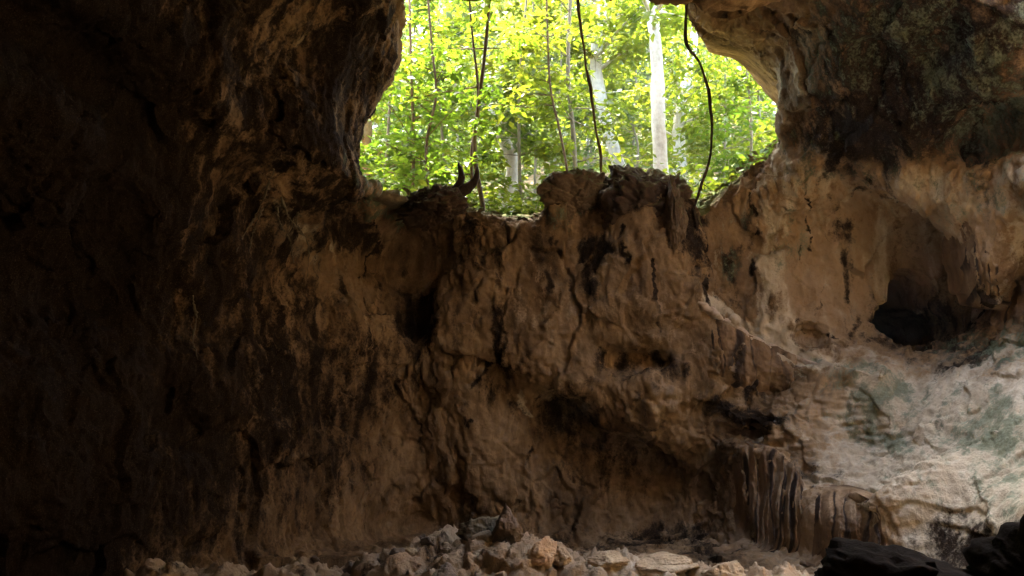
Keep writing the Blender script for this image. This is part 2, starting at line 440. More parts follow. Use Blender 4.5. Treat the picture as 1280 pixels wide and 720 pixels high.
def cave_rock():
    m, t, b = nt_new('cave_rock', .95); b.inputs['Specular IOR Level'].default_value = .08
    v = coords(t); vs_ = coords(t, (1, 1, .45))
    n1 = noise_n(t, vs_, 1.3, 8, .62, .15); n2 = noise_n(t, vs_, 5.5, 8, .65, .1); n3 = noise_n(t, v, 30, 5, .7)
    base = ramp_n(t, n1, [(.30, (.082, .054, .028)), (.44, (.205, .138, .072)), (.56, (.345, .242, .132)), (.72, (.46, .34, .20))])
    base = mix_n(t, math_n(t, 'MULTIPLY', maprange_n(t, n2, .46, .72), .75), base, (.075, .048, .027))
    a = node(t, 'ShaderNodeAttribute', _attribute_name='stain_shade'); s = node(t, 'ShaderNodeSeparateColor'); t.links.new(a.outputs['Color'], s.inputs[0])
    jit = math_n(t, 'MULTIPLY_ADD', math_n(t, 'SUBTRACT', n2, .5), 1.5, math_n(t, 'MULTIPLY', math_n(t, 'SUBTRACT', n3, .5), .7))
    def mask(sock, j=1.0, lo=.30, hi=.62): return maprange_n(t, math_n(t, 'MULTIPLY_ADD', jit, j, sock), lo, hi)
    warm = mix_n(t, n2, (.37, .27, .16), (.50, .385, .25))
    base = mix_n(t, math_n(t, 'MULTIPLY', mask(a.outputs['Alpha']), .85), base, warm)
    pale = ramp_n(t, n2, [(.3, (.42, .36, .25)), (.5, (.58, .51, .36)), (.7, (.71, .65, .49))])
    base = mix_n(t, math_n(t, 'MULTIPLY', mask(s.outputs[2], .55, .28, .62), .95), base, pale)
    green = ramp_n(t, n3, [(.3, (.055, .075, .038)), (.5, (.14, .175, .105)), (.7, (.27, .31, .21))])
    base = mix_n(t, math_n(t, 'MULTIPLY', mask(s.outputs[1], .95, .26, .72), 1.0), base, mix_n(t, n3, (.007, .0048, .003), (.045, .029, .018)))  # dark channel: black marks and painted shade alike
    base = mix_n(t, math_n(t, 'MULTIPLY', mask(s.outputs[0], .8, .32, .60), .85), base, green)
    n4 = noise_n(t, v, 75, 4, .75)
    base = mix_n(t, math_n(t, 'MULTIPLY', maprange_n(t, n3, .5, .72), math_n(t, 'MULTIPLY_ADD', s.outputs[2], -.35, .5)), base, mix_n(t, .35, (.03, .02, .014), base))
    base = mix_n(t, math_n(t, 'MULTIPLY', maprange_n(t, n4, .52, .74), .35), base, mix_n(t, .5, (.6, .5, .36), base))
    t.links.new(base, b.inputs['Base Color'])
    h = math_n(t, 'ADD', math_n(t, 'MULTIPLY', noise_n(t, vs_, 7, 10, .68), 1.0), math_n(t, 'MULTIPLY', noise_n(t, v, 38, 6, .7), .35))
    bump_n(t, b, h, .85, .05)
    return m
M = {'rock': cave_rock()}
def litter_mat():
    m, t, b = nt_new('leaf_litter', .95)
    v = coords(t); n1 = noise_n(t, v, .5, 6, .6); n2 = noise_n(t, v, 7, 8, .7)
    c = ramp_n(t, n2, [(.3, (.07, .045, .022)), (.5, (.19, .13, .07)), (.7, (.36, .27, .16))])
    c = mix_n(t, maprange_n(t, n1, .46, .62), c, (.08, .12, .025)); t.links.new(c, b.inputs['Base Color']); bump_n(t, b, n2, 1, .08); return m
M['litter'] = litter_mat()

# ------------------------------------------------------------------ rock marks and painted shade: (px, py, rx, ry, strength), placed on the wall where they stand
STAIN_SHADE = {
 'moss': [(1000,230,50,50,.33),(1080,210,60,30,.33),(1220,230,60,50,.36),(960,300,30,60,.33),(920,320,30,60,.3),(1120,30,90,60,.44),(1220,70,90,70,.46),(1255,590,40,100,.45),(1190,520,40,30,.40),(1150,600,50,40,.36),(1060,520,40,20,.45),(1060,50,50,50,.4),(1270,150,40,60,.6),(1180,60,140,70,.44),(1060,60,60,60,.4),(1240,150,70,50,.5),(1095,500,30,30,.6),(1105,548,26,30,.55),(1272,560,26,90,.6),(990,300,28,60,.38),(1260,430,50,30,.5),
          (1050,470,60,18,.5),(960,300,30,90,.25),(1010,520,50,35,.3),(1250,620,35,60,.45),(1030,150,30,50,.3),(720,250,50,22,.45),(480,245,30,10,.6),(1150,610,25,30,.3)],
 'dark': [(520,405,30,35,.75),(455,475,60,35,.55),(585,290,30,26,.55),(545,255,40,18,.8),(600,330,40,25,.4),(735,335,12,38,.9),(705,520,40,30,.6),(760,570,70,45,.45),(660,690,90,30,.5),(850,690,80,25,.7),  # black marks; entries at the wall foot paint its shade
          (420,530,40,90,.6),(830,230,50,40,.55),(860,290,14,50,.9),(800,455,45,14,.6),(945,525,35,14,.95),(1130,130,90,50,1.0),(1120,40,100,60,.8),(1180,80,90,60,.8),(1060,100,40,60,.7),(1200,160,70,30,.7),(1250,30,60,40,1.0),(1200,20,70,40,.8),(1275,10,50,40,1.2),(1240,210,30,30,.3),(1160,410,50,40,.8),  # also shade painted on the overhang, in the hole and pocket
          (170,180,110,70,.6),(60,300,90,200,.7),(250,500,130,80,.45),(200,640,160,60,.6),(10,560,150,240,1.5),(30,60,160,180,1.35),(20,300,160,200,1.5),(240,330,190,140,.72),(340,600,70,90,.5),(260,120,90,110,.6),(210,540,190,160,.80),(250,30,170,110,.70),(330,480,120,140,.70),(350,140,110,120,.68),(300,300,100,110,.62),(440,60,60,100,.78),(440,170,40,80,.72),(400,230,40,50,.6),(1080,40,60,50,.55),(1180,110,80,60,.5),(1000,60,30,50,.35),(430,270,28,30,.9),(925,300,10,60,.5),(915,450,8,40,.7),(935,455,8,40,.7),(1075,270,14,18,.5),(1075,340,10,25,.5),(1085,400,5,20,.6),  # mostly shade painted over the dim left wall and jamb, plus drip marks
          (640,470,12,40,.4),(620,440,14,40,.5),(690,330,10,40,.5),(760,260,60,10,.6),(890,560,30,30,.3),(1030,600,50,16,.35),(1010,580,40,14,.4),(1185,540,10,14,.5),(1270,700,50,40,.8)],
 'pale': [(1085,320,110,100,.38),(1040,220,80,40,.44),(1220,230,70,40,.46),(980,220,40,60,.44),(1120,215,50,24,.30),(900,300,30,50,.28),(1000,300,40,60,.3),(905,400,24,10,.8),(945,422,30,10,.8),(985,440,30,10,.7),(1040,455,40,10,.5),(1180,570,85,115,1.05),(1220,640,60,60,.8),(1230,470,60,60,.5),(1015,540,60,40,.33),(1060,600,50,25,.40),(1150,490,50,30,.6),(960,310,14,60,.55),(990,260,22,40,.4),(1150,235,20,28,.6),(1240,300,16,50,.5),(930,400,40,16,.5),  # narrow entries on the shelf edge paint its rim light
          (360,290,16,36,.45),(385,300,8,40,.5),(330,320,12,30,.35),(300,300,20,40,.25),(245,400,8,40,.35),(980,130,14,60,.4),(1265,230,40,40,.35),(850,250,14,60,.4),(1200,390,14,30,.5)],
 'warm': [(1020,520,60,50,.5),(1180,480,60,30,.5),(1150,640,40,40,.4),(1085,320,110,110,.85),(960,620,70,70,.5),(1040,660,60,50,.6),(640,560,100,60,.3),(560,310,60,40,.3),(830,410,60,50,.4),(700,360,90,70,.4),(830,510,60,50,.4),(560,560,60,90,.3),(420,350,30,50,.4),(950,60,60,40,.3),(900,470,50,50,.4)]}
STROKES = [(2, 13, 1.4, [(880,384),(905,400),(940,423),(975,440),(1012,452)]), (2, 9, 1.1, [(1012,452),(1050,458),(1085,462)]),  # pale strokes paint rim light along the shelf edge
 (1, 1.7, .7, [(1018,225),(1022,262),(1030,296),(1040,312),(1044,345),(1034,372),(1032,400)]), (1, 1.6, .6, [(1018,300),(1010,322),(1006,350),(1000,385)]), (1, 1.8, .9, [(1000,398),(1022,410),(1060,420)]),
 (1, 1.8, .9, [(463,270),(468,300),(460,325),(452,345)]), (1, 3.5, .9, [(812,335),(816,380),(824,420)]), (1, 7, .8, [(738,300),(732,335),(728,365)]), (1, 5, .7, [(690,300),(684,340),(690,390)]), (1, 5, .8, [(612,455),(590,490),(578,530)]),
 (1, 4, .8, [(520,520),(530,560),(545,600)]), (1, 4, .7, [(665,560),(650,610),(640,650)]), (1, 5, .8, [(865,300),(872,350),(876,400)]), (1, 4, .8, [(940,240),(946,290),(940,340)]), (1, 4, .8, [(775,285),(780,330)]),
 (2, 5, .9, [(960,250),(968,300),(972,340)]), (2, 4, .7, [(985,240),(990,290)]), (2, 5, .6, [(640,470),(660,520)]), (2, 4, .6, [(345,250),(365,285),(388,308)])]
def stains_and_shade(p, fl):
    out = np.zeros((len(p), 4), np.float32)
    w = p + np.stack([fbm(p*1.6+31, 3), 0*p[:, 0], fbm(p*1.6+71, 3)], 1)*.28
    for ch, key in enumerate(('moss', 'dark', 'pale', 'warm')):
        for (a, b, rx, ry, s) in STAIN_SHADE[key]:
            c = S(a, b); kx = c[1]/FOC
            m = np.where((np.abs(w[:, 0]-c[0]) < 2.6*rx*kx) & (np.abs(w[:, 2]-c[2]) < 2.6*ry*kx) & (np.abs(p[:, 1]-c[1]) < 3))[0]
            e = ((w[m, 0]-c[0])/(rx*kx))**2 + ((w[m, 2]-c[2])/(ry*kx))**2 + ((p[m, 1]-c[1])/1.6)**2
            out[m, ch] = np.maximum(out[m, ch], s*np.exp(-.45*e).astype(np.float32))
    # cracks, drip lines and the painted rim light of the shelf
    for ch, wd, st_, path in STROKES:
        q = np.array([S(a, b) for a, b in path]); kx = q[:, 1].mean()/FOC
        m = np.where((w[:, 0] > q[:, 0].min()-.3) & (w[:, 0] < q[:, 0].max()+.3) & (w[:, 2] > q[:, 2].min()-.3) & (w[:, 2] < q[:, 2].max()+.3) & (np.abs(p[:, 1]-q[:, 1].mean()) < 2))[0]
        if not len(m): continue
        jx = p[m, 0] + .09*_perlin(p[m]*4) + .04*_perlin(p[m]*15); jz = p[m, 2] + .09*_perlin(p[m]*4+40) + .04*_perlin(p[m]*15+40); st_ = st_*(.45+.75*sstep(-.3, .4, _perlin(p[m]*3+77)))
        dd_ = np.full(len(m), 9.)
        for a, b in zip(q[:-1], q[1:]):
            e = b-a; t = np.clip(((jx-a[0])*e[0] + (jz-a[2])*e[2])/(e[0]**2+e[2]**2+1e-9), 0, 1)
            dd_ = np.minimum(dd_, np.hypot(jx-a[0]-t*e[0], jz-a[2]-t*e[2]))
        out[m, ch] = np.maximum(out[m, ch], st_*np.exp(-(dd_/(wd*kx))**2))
    # run-off streaks
    st = fbm(p*np.array([3.2, 3.2, .28]) + 55, 3); out[:, 1] += .26*sstep(.15, .55, st)*sstep(1.0, 2.5, p[:, 2])
    st = fbm(p*np.array([2.6, 2.6, .25]) + 15, 3); out[:, 2] += .22*sstep(.2, .6, st)
    out[fl] = 0
    f = fbm(p[fl]*1.1 + 9, 3)
    out[fl, 2] = .34*sstep(-.6, .8, p[fl, 0]) + .02 + .35*f; out[fl, 3] = .75; out[fl, 1] = sstep(.05, .5, fbm(p[fl]*2.6+3, 3))*(.5 - .25*sstep(-.5, .8, p[fl, 0]))
    return out
print('relief', _time.time()-_t0)
CA = np.zeros((nv, 4), np.float32)
CA[k] = stains_and_shade(CV[k], fl_)

print('stains_and_shade', _time.time()-_t0)
# vertex normals of the whole cave, kept where it is cut into pieces
CN2 = vnormals(CV, CQ)
fc = CV[CQ].mean(1); bn = CN[CQ].mean(1)
xw = fc[:, 0]/fc[:, 1]
lab = np.full(nf, 1)                                                    # 1 back wall
lab[(fc[:, 0] < -2.55 + .08*np.sin(fc[:, 2]*2)) | ((fc[:, 2] > 4.75) & (fc[:, 0] < -1.0))] = 2                     # 2 left
lab[(fc[:, 0] > 2.95 + .1*np.sin(fc[:, 2]*2)) | ((fc[:, 2] > 5.2) & (fc[:, 0] > 2.5))] = 3     # 3 right
lab[(fc[:, 2] < 1.0) & (fc[:, 1] < 10.2) & (bn[:, 2] > .25) & (fc[:, 0] < 4.0)] = 4
lab[(fc[:, 2] < .45) & (bn[:, 2] > .6)] = 4                              # 4 floor
ce = ceil_z(fc[:, 0], fc[:, 1])
lab[(fc[:, 2] > ce - .25) & (fc[:, 1] < 11.2) & (bn[:, 2] < .25)] = 5    # 5 ceiling and what is above it
lab[(fc[:, 2] > 9.0)] = 5
lab[(fc[:, 1] > 12.95) & (bn[:, 2] > .35) & (fc[:, 2] > 4.2) & (fc[:, 2] < 8)] = 6  # 6 ledge
lab[(fc[:, 1] < 2.4) & (lab != 4)] = 5
for q, nm in ((1, 'cave_wall_back'), (2, 'cave_wall_left'), (3, 'cave_wall_right'), (4, 'cave_floor'), (5, 'cave_ceiling'), (6, 'ledge_ground')):
    f = CQ[lab == q]; u, inv = np.unique(f, return_inverse=True)
    o = mesh_obj(nm, CV[u], inv.reshape(-1, 4), M['litter'] if q == 6 else M['rock']); struct(o)
    at = o.data.color_attributes.new('stain_shade', 'FLOAT_COLOR', 'POINT'); at.data.foreach_set('color', CA[u].ravel())
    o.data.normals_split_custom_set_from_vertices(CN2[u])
print('cave', _time.time()-_t0)

# ---- rays against the finished rock, to set things down on it
ROCK = [bpy.data.objects[n_] for n_ in ('cave_wall_back', 'cave_wall_left', 'cave_wall_right', 'cave_floor', 'cave_ceiling', 'ledge_ground')]
bpy.context.view_layer.update()
def cast(o, d):
    best = None
    for ob in ROCK:
        ok, p, n_, _ = ob.ray_cast(Vector(o), Vector(d))
        if ok and (best is None or (p-Vector(o)).length < best[1]): best = (np.array(p), (p-Vector(o)).length)
    return None if best is None else best[0]
def hit(px, py):
    """point of the finished rock that the photo shows at a pixel"""
    d = P(px, py, 1.0) - EYE; p = cast(EYE, d/np.linalg.norm(d))
    return S(px, py) if p is None or p[1] > 14.5 else p
def drop(x, y, z=3.0):
    p = cast((x, y, z), (0, 0, -1)); return p if p is not None else np.array([x, y, 0.])
# ------------------------------------------------------------------ materials for the separate things
def stone_mat(name, ramp, moss=0.0, scale=4.0, bump=.8, dist=.04, spots=(.03, .02, .015)):
    m, t, b = nt_new(name, .88)
    v = coords(t); n1 = noise_n(t, v, scale*.35, 7, .65, .2); n2 = noise_n(t, v, scale*2.2, 8, .68); n3 = noise_n(t, v, scale*9, 5, .7)
    c = ramp_n(t, math_n(t, 'MULTIPLY_ADD', n2, .45, math_n(t, 'MULTIPLY', n1, .55)), ramp)
    c = mix_n(t, math_n(t, 'MULTIPLY', maprange_n(t, n3, .52, .72), .55), c, spots)
    if moss:
        g = node(t, 'ShaderNodeNewGeometry'); sp = node(t, 'ShaderNodeSeparateXYZ'); t.links.new(g.outputs['Normal'], sp.inputs[0])
        f = maprange_n(t, math_n(t, 'ADD', sp.outputs[2], math_n(t, 'MULTIPLY', math_n(t, 'SUBTRACT', n2, .5), 1.6)), .25, .8)
        c = mix_n(t, math_n(t, 'MULTIPLY', f, moss), c, (.10, .12, .035))
    t.links.new(c, b.inputs['Base Color'])
    h = math_n(t, 'ADD', n2, math_n(t, 'MULTIPLY', n3, .35)); bump_n(t, b, h, bump, dist)
    return m
M['dark_stone'] = stone_mat('dark_stone', [(.3, (.03, .02, .014)), (.5, (.075, .05, .033)), (.7, (.16, .105, .06))], .5)
M['ledge_stone'] = stone_mat('ledge_stone', [(.3, (.07, .05, .03)), (.5, (.16, .115, .07)), (.7, (.30, .22, .14))], .6)
M['shade_black_stone'] = stone_mat('shade_black_stone', [(.3, (.009, .007, .005)), (.6, (.030, .023, .017))], 0, 3, .4)  # near-black colour stands in for the shade on unlit rocks
M['shade_black_stone'].node_tree.nodes['Principled BSDF'].inputs['Specular IOR Level'].default_value = 0.03
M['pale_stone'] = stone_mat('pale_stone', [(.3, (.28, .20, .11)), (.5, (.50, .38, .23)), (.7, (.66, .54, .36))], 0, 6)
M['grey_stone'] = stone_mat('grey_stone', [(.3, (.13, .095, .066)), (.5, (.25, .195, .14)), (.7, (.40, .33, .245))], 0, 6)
M['tan_stone'] = stone_mat('tan_stone', [(.3, (.36, .22, .11)), (.5, (.52, .35, .19)), (.7, (.62, .46, .28))], 0, 5, .5)
M['mossy_stone'] = stone_mat('mossy_stone', [(.3, (.13, .11, .065)), (.5, (.25, .215, .14)), (.7, (.38, .33, .22))], .3, 6)
M['flow'] = None
def flow_mat():
    m, t, b = nt_new('flowstone', .7)
    v = coords(t, (1, 1, .18)); w = coords(t)
    n1 = noise_n(t, v, 3.2, 8, .6); n2 = noise_n(t, v, 14, 6, .65); n3 = noise_n(t, w, 24, 6, .7)
    c = ramp_n(t, n1, [(.3, (.10, .062, .032)), (.5, (.235, .155, .083)), (.68, (.38, .275, .16))])
    a = node(t, 'ShaderNodeAttribute', _attribute_name='streak')
    c = mix_n(t, maprange_n(t, math_n(t, 'ADD', a.outputs['Fac'], math_n(t, 'MULTIPLY', math_n(t, 'SUBTRACT', n2, .5), .8)), .25, .85), c, (.040, .027, .019))
    c = mix_n(t, math_n(t, 'MULTIPLY', maprange_n(t, n3, .5, .75), .4), c, (.07, .04, .025))
    t.links.new(c, b.inputs['Base Color']); bump_n(t, b, math_n(t, 'ADD', n2, math_n(t, 'MULTIPLY', n3, .5)), .6, .03)
    return m
M['flow'] = flow_mat()
M['lit_rim'] = stone_mat('lit_rim_crust', [(.3, (.34, .27, .19)), (.5, (.58, .48, .36)), (.7, (.72, .62, .48))], 0, 7)  # pale colour stands in for rim light on the shelf
def bark_mat(name, stops, scale=6):
    m, t, b = nt_new(name, .9)
    v = coords(t, (1, 1, .22)); n1 = noise_n(t, v, scale, 8, .65, .3); n2 = noise_n(t, coords(t), scale*3, 6, .7)
    c = ramp_n(t, math_n(t, 'MULTIPLY_ADD', n2, .4, math_n(t, 'MULTIPLY', n1, .6)), stops); t.links.new(c, b.inputs['Base Color'])
    bump_n(t, b, n1, .7, .04); return m
M['pale_bark'] = bark_mat('pale_bark', [(.35, (.26, .235, .18)), (.5, (.42, .39, .32)), (.62, (.55, .52, .43))], 3)
M['tan_bark'] = bark_mat('tan_bark', [(.35, (.17, .11, .06)), (.5, (.33, .23, .14)), (.65, (.45, .35, .23))], 3)
M['brown_bark'] = bark_mat('brown_bark', [(.35, (.06, .038, .022)), (.5, (.12, .078, .045)), (.65, (.21, .14, .085))], 10)
M['dark_bark'] = bark_mat('dark_bark', [(.35, (.018, .012, .008)), (.5, (.04, .027, .018)), (.65, (.09, .06, .04))], 12)
M['grey_bark'] = bark_mat('grey_bark', [(.35, (.09, .08, .05)), (.5, (.17, .15, .10)), (.65, (.27, .25, .18))], 6)
def leaf_mat(name, c1, c2, c3, trans=.5):
    m = bpy.data.materials.new(name); m.use_nodes = True; t = m.node_tree; t.nodes.clear()
    a = node(t, 'ShaderNodeAttribute', _attribute_name='tint')
    n1 = noise_n(t, coords(t), .55, 3, .5)
    f = math_n(t, 'ADD', math_n(t, 'MULTIPLY', a.outputs['Fac'], .55), math_n(t, 'MULTIPLY_ADD', n1, 1.5, -.5))
    c = ramp_n(t, f, [(.1, c1), (.5, c2), (.9, c3)])
    d = node(t, 'ShaderNodeBsdfDiffuse'); t.links.new(c, d.inputs[0])
    tr = node(t, 'ShaderNodeBsdfTranslucent'); tc = mix_n(t, 1.0, c, (1.9, 1.75, .8), 'MULTIPLY'); t.links.new(tc, tr.inputs[0])
    mx = node(t, 'ShaderNodeMixShader'); mx.inputs[0].default_value = trans; t.links.new(d.outputs[0], mx.inputs[1]); t.links.new(tr.outputs[0], mx.inputs[2])
    gl = node(t, 'ShaderNodeBsdfGlossy'); gl.inputs['Roughness'].default_value = .45
    m2 = node(t, 'ShaderNodeMixShader'); m2.inputs[0].default_value = .04; t.links.new(mx.outputs[0], m2.inputs[1]); t.links.new(gl.outputs[0], m2.inputs[2])
    o = node(t, 'ShaderNodeOutputMaterial'); t.links.new(m2.outputs[0], o.inputs[0]); return m
M['leaf'] = leaf_mat('leaf_green', (.035, .075, .010), (.075, .130, .014), (.13, .170, .020))
M['leaf_yellow'] = leaf_mat('leaf_yellow_green', (.055, .095, .010), (.095, .130, .014), (.15, .170, .022), .55)
M['leaf_hazed'] = leaf_mat('leaf_hazed_green', (.055, .090, .030), (.085, .125, .045), (.12, .155, .07), .5)  # paler greens, distance haze put into the leaf colour

# ------------------------------------------------------------------ builders
def spline(pts, n):
    """Catmull-Rom through the points, n samples"""
    pts = np.asarray(pts, float); q = np.vstack([2*pts[0]-pts[1], pts, 2*pts[-1]-pts[-2]])
    t = np.linspace(0, len(pts)-1-1e-6, n); i = t.astype(int); f = (t-i)[:, None]
    a, b, c, d = q[i], q[i+1], q[i+2], q[i+3]
    return .5*((2*b) + (c-a)*f + (2*a-5*b+4*c-d)*f**2 + (3*b-a-3*c+d)*f**3)
def tube(path, rad, seg=8, rough=0.0, seed=0):
    """closed tube with radii along a path -> verts, faces"""
    path = np.asarray(path, float); n = len(path); rad = np.broadcast_to(rad, n)
    T = np.gradient(path, axis=0); T /= np.linalg.norm(T, axis=1)[:, None]+1e-9
    ref = np.array([.3, 1, .1]) if abs(T[0][1]) < .8 else np.array([1, .2, .1])
    V = []; 
    for k_ in range(n):
        u = np.cross(T[k_], ref); u /= np.linalg.norm(u); v = np.cross(T[k_], u)
        for s_ in range(seg):
            an = 2*math.pi*s_/seg; V.append(path[k_] + rad[k_]*(math.cos(an)*u + math.sin(an)*v))
    V = np.array(V)
    if rough:
        V = V + (perlin(V*3/max(rad.max(), .02)*.35 + seed)[:, None])*rough*np.repeat(rad, seg)[:, None]*(V - np.repeat(path, seg, 0))/np.repeat(np.maximum(rad, 1e-6), seg)[:, None]
    F = [(k_*seg+s_, k_*seg+(s_+1) % seg, (k_+1)*seg+(s_+1) % seg, (k_+1)*seg+s_) for k_ in range(n-1) for s_ in range(seg)]
    F += [tuple(range(seg-1, -1, -1)), tuple((n-1)*seg+s_ for s_ in range(seg))]
    return V, F
def join(parts):
    V, F, o = [], [], 0
    for v, f in parts:
        V.append(np.asarray(v)); F += [tuple(i+o for i in q) for q in f]; o += len(v)
    return np.vstack(V), F
def place(o, c):
    """move the origin of a mesh built in world coordinates to c"""
    o.data.transform(Matrix.Translation(-Vector(c))); o.location = c; return o
_ico = {}
def ico(n):
    if n not in _ico:
        bm = bmesh.new(); bmesh.ops.create_icosphere(bm, subdivisions=n, radius=1); bm.verts.ensure_lookup_table()
        _ico[n] = (np.array([v.co[:] for v in bm.verts]), np.array([[v.index for v in f.verts] for f in bm.faces])); bm.free()
    return _ico[n]
def rock_mesh(radii, seed, n=4, cuts=7, rough=.10, pit=0.0, crack=0.0, fac=.10):
    """an angular stone: a sphere cut by random planes, then weathered"""
    V, F = ico(n); V = V.copy(); r = np.random.default_rng(seed)
    d = np.ones(len(V))
    for _ in range(cuts):
        a = r.normal(size=3); a /= np.linalg.norm(a); h = r.uniform(.45, .85)
        c = V @ a; d = np.minimum(d, np.where(c > 1e-3, h/np.maximum(c, 1e-3), 9))
    V = V*d[:, None]*(1 + rough*fbm(V*1.4+seed*3.7, 4)[:, None] + .35*rough*fbm(V*5+seed, 3)[:, None])
    W_ = V*np.asarray(radii)/max(radii)
    V = V*(1 + fac*facet(W_*1.8+seed) + fac*.5*facet(W_*4.5+seed))[:, None]
    if crack:
        w = worley((V + .25*fbm(V*2.2+seed, 3)[:, None])*1.7 + seed); V *= (1 - crack*(np.clip(.14-(w[:, 1]-w[:, 0]), 0, 1)/.14) + crack*.9*(ridged(V*2.6+seed, 4)-1)[:, None].ravel()*.5 + .018*fbm(V*16, 3))[:, None]
    if pit: V *= (1 - pit*np.clip(.4-worley(V*3.2+seed)[:, 0], 0, 1))[:, None]
    return V*np.asarray(radii), F
def rock(name, label, cat, c, radii, seed, mat, rotz=0, tilt=0, group=None, **kw):
    V, F = rock_mesh(radii, seed, **kw)
    o = mesh_obj(name, V, F, mat); o.location = c; o.rotation_euler = (tilt, tilt*.4, rotz)
    return tag(o, label, cat, group)
def leaves(pts, size, r, spread=1.0, droop=.35, out=None):
    """folded pointed leaves around the given points"""
    n = len(pts); yaw = r.uniform(0, 2*np.pi, n)
    L = size*1.25*r.uniform(.6, 1.3, n)
    ax = np.stack([np.cos(yaw), np.sin(yaw), -droop + r.normal(0, .35, n)], 1)
    if out is not None: ax += out*.8
    ax /= np.linalg.norm(ax, axis=1)[:, None]
    nm = np.stack([r.normal(0, .45, n), r.normal(0, .45, n), np.ones(n)], 1)
    sd = np.cross(ax, nm); sd /= np.linalg.norm(sd, axis=1)[:, None]; up = np.cross(sd, ax)
    W = (L*.24)[:, None]; Lc = L[:, None]
    v = np.stack([pts, pts+ax*Lc*.42+sd*W+up*W*.3, pts+ax*Lc, pts+ax*Lc*.42-sd*W+up*W*.3, pts+ax*Lc*.45-up*0], 1).reshape(-1, 3)
    b = np.arange(n)[:, None]*5
    f = np.concatenate([b+np.array([[0, 1, 2, 4]]), b+np.array([[0, 4, 2, 3]])], 0)
    return v, f
def leaf_obj(name, pts, size, mat, seed, parent=None, **kw):
    r = np.random.default_rng(seed); v, f = leaves(pts, size, r, **kw)
    o = mesh_obj(name, v, f.astype(np.int32), mat, parent, smooth=False)
    t = np.repeat(np.clip(r.normal(.45, .25, len(pts)), 0, 1), 5).astype(np.float32)
    o.data.attributes.new('tint', 'FLOAT', 'POINT').data.foreach_set('value', t); return o
def sprays(trunk, r, n_br, lo, reach, per, clump=.28, rise=.3):
    """branches leaving a stem and the leaf points along them"""
    br, pts = [], []
    for _ in range(n_br):
        f = r.uniform(lo, 1); p0 = trunk[int(f*(len(trunk)-1))]
        an = r.uniform(0, 2*np.pi); L = reach*r.uniform(.5, 1.15)
        d = np.array([math.cos(an), math.sin(an), rise + r.normal(0, .25)])
        p1 = p0 + d*L*.5 + r.normal(0, .06, 3)*L; p2 = p0 + d*L + np.array([0, 0, -.18*L]) + r.normal(0, .1, 3)*L
        path = spline([p0, p1, p2], 7); br.append((path, L))
        t = r.uniform(.25, 1.05, per); q = p0*(1-t)[:, None]**2 + 2*(p1*((1-t)*t)[:, None]) + p2*(t**2)[:, None]
        pts.append(q + r.normal(0, clump*L*.45, (per, 3))*np.array([1, 1, .7]))
    return br, np.vstack(pts)
def tree(name, label, path, r0, r1, bark, leafmat, seed, n_br=14, reach=1.6, per=60, size=.16, lo=.25, group=None, cat='tree', rise=.3, seg=9, rough=.25, fork=None):
    """path: world points of the stem from the ground up"""
    r = np.random.default_rng(seed)
    base = np.array(path[0]); base[2] = ground(np.array([base[0]]), np.array([base[1]]))[0] - .1
    pts = [base] + [np.asarray(p) for p in path if p[2] > base[2]+.25]
    tr = spline(pts, 22); rad = np.linspace(r0, r1, 22); rad[0] *= 1.35; rad[1] *= 1.12
    root = empty(name, tr[0], label, cat, group)
    parts = [tube(tr, rad, seg, rough, seed)]
    tr2 = tr
    if fork is not None:
        fp = spline([np.asarray(p) for p in fork], 14); parts.append(tube(fp, np.linspace(r0*.7, r1*.6, 14), seg, rough, seed+1)); tr2 = np.vstack([tr, fp])
    br, lp = sprays(tr2, r, n_br, lo, reach, per, rise=rise)
    for p_, L in br: parts.append(tube(p_, np.linspace(max(r1*.5, .012), .004, 7), 5))
    V, F = join(parts); t_ = mesh_obj('trunk', V - tr[0], F, bark, root)
    lo_ = leaf_obj('crown', lp - tr[0], size, leafmat, seed+5, root)
    return root

# ------------------------------------------------------------------ forest beyond the opening
fx = np.arange(-34, 40.1, .45); fy = np.arange(16.9, 92, .45)
FX, FY = np.meshgrid(fx, fy, indexing='ij'); FZ = ground(FX, FY)
q = np.stack([FX.ravel(), FY.ravel(), 0*FX.ravel()], 1)
FZ = FZ + (.25*fbm(q*.25, 3) + .05*fbm(q*1.6, 2)).reshape(FX.shape)*sstep(17, 19, FY) - .04
nx_, ny_ = FX.shape; ii = (np.arange(nx_-1)[:, None]*ny_ + np.arange(ny_-1)[None]).ravel()
struct(mesh_obj('forest_floor', np.stack([FX, FY, FZ], 2).reshape(-1, 3), np.stack([ii, ii+ny_, ii+ny_+1, ii+1], 1).astype(np.int32), M['litter']))

def gp(px, py, Y): return P(px, py, Y)
tree('tree', 'straight white-barked tree trunk seen through the right of the opening', [gp(827,230,20.5), gp(823,150,20.5), gp(821,80,20.5), gp(815,0,20.5), gp(812,-140,20.5)], .19, .14, M['pale_bark'], M['leaf_yellow'], 3, n_br=14, reach=2.4, per=90, size=.22, lo=.72)
tree('tree', 'leaning pale tree trunk that curves up beside the thin dark liana', [gp(778,225,23.5), gp(757,150,23.5), gp(745,80,23.5), gp(752,10,23.5), gp(762,-120,23.5)], .20, .14, M['pale_bark'], M['leaf_yellow'], 5, n_br=16, reach=2.8, per=150, size=.22, lo=.55)
tree('tree', 'pale bent tree trunk behind the notch in the ledge', [gp(634,262,21), gp(641,205,21), gp(628,170,21), gp(612,120,21.4), gp(606,40,22), gp(604,-90,22)], .20, .09, M['pale_bark'], M['leaf_hazed'], 8, n_br=16, reach=2.2, per=130, size=.2, lo=.4)
tree('tree', 'slender pale tree at the left edge of the opening', [gp(459,250,20), gp(458,190,20), gp(461,120,20), gp(466,-80,20)], .15, .08, M['tan_bark'], M['leaf'], 9, n_br=14, reach=2.0, per=120, size=.18, lo=.4)
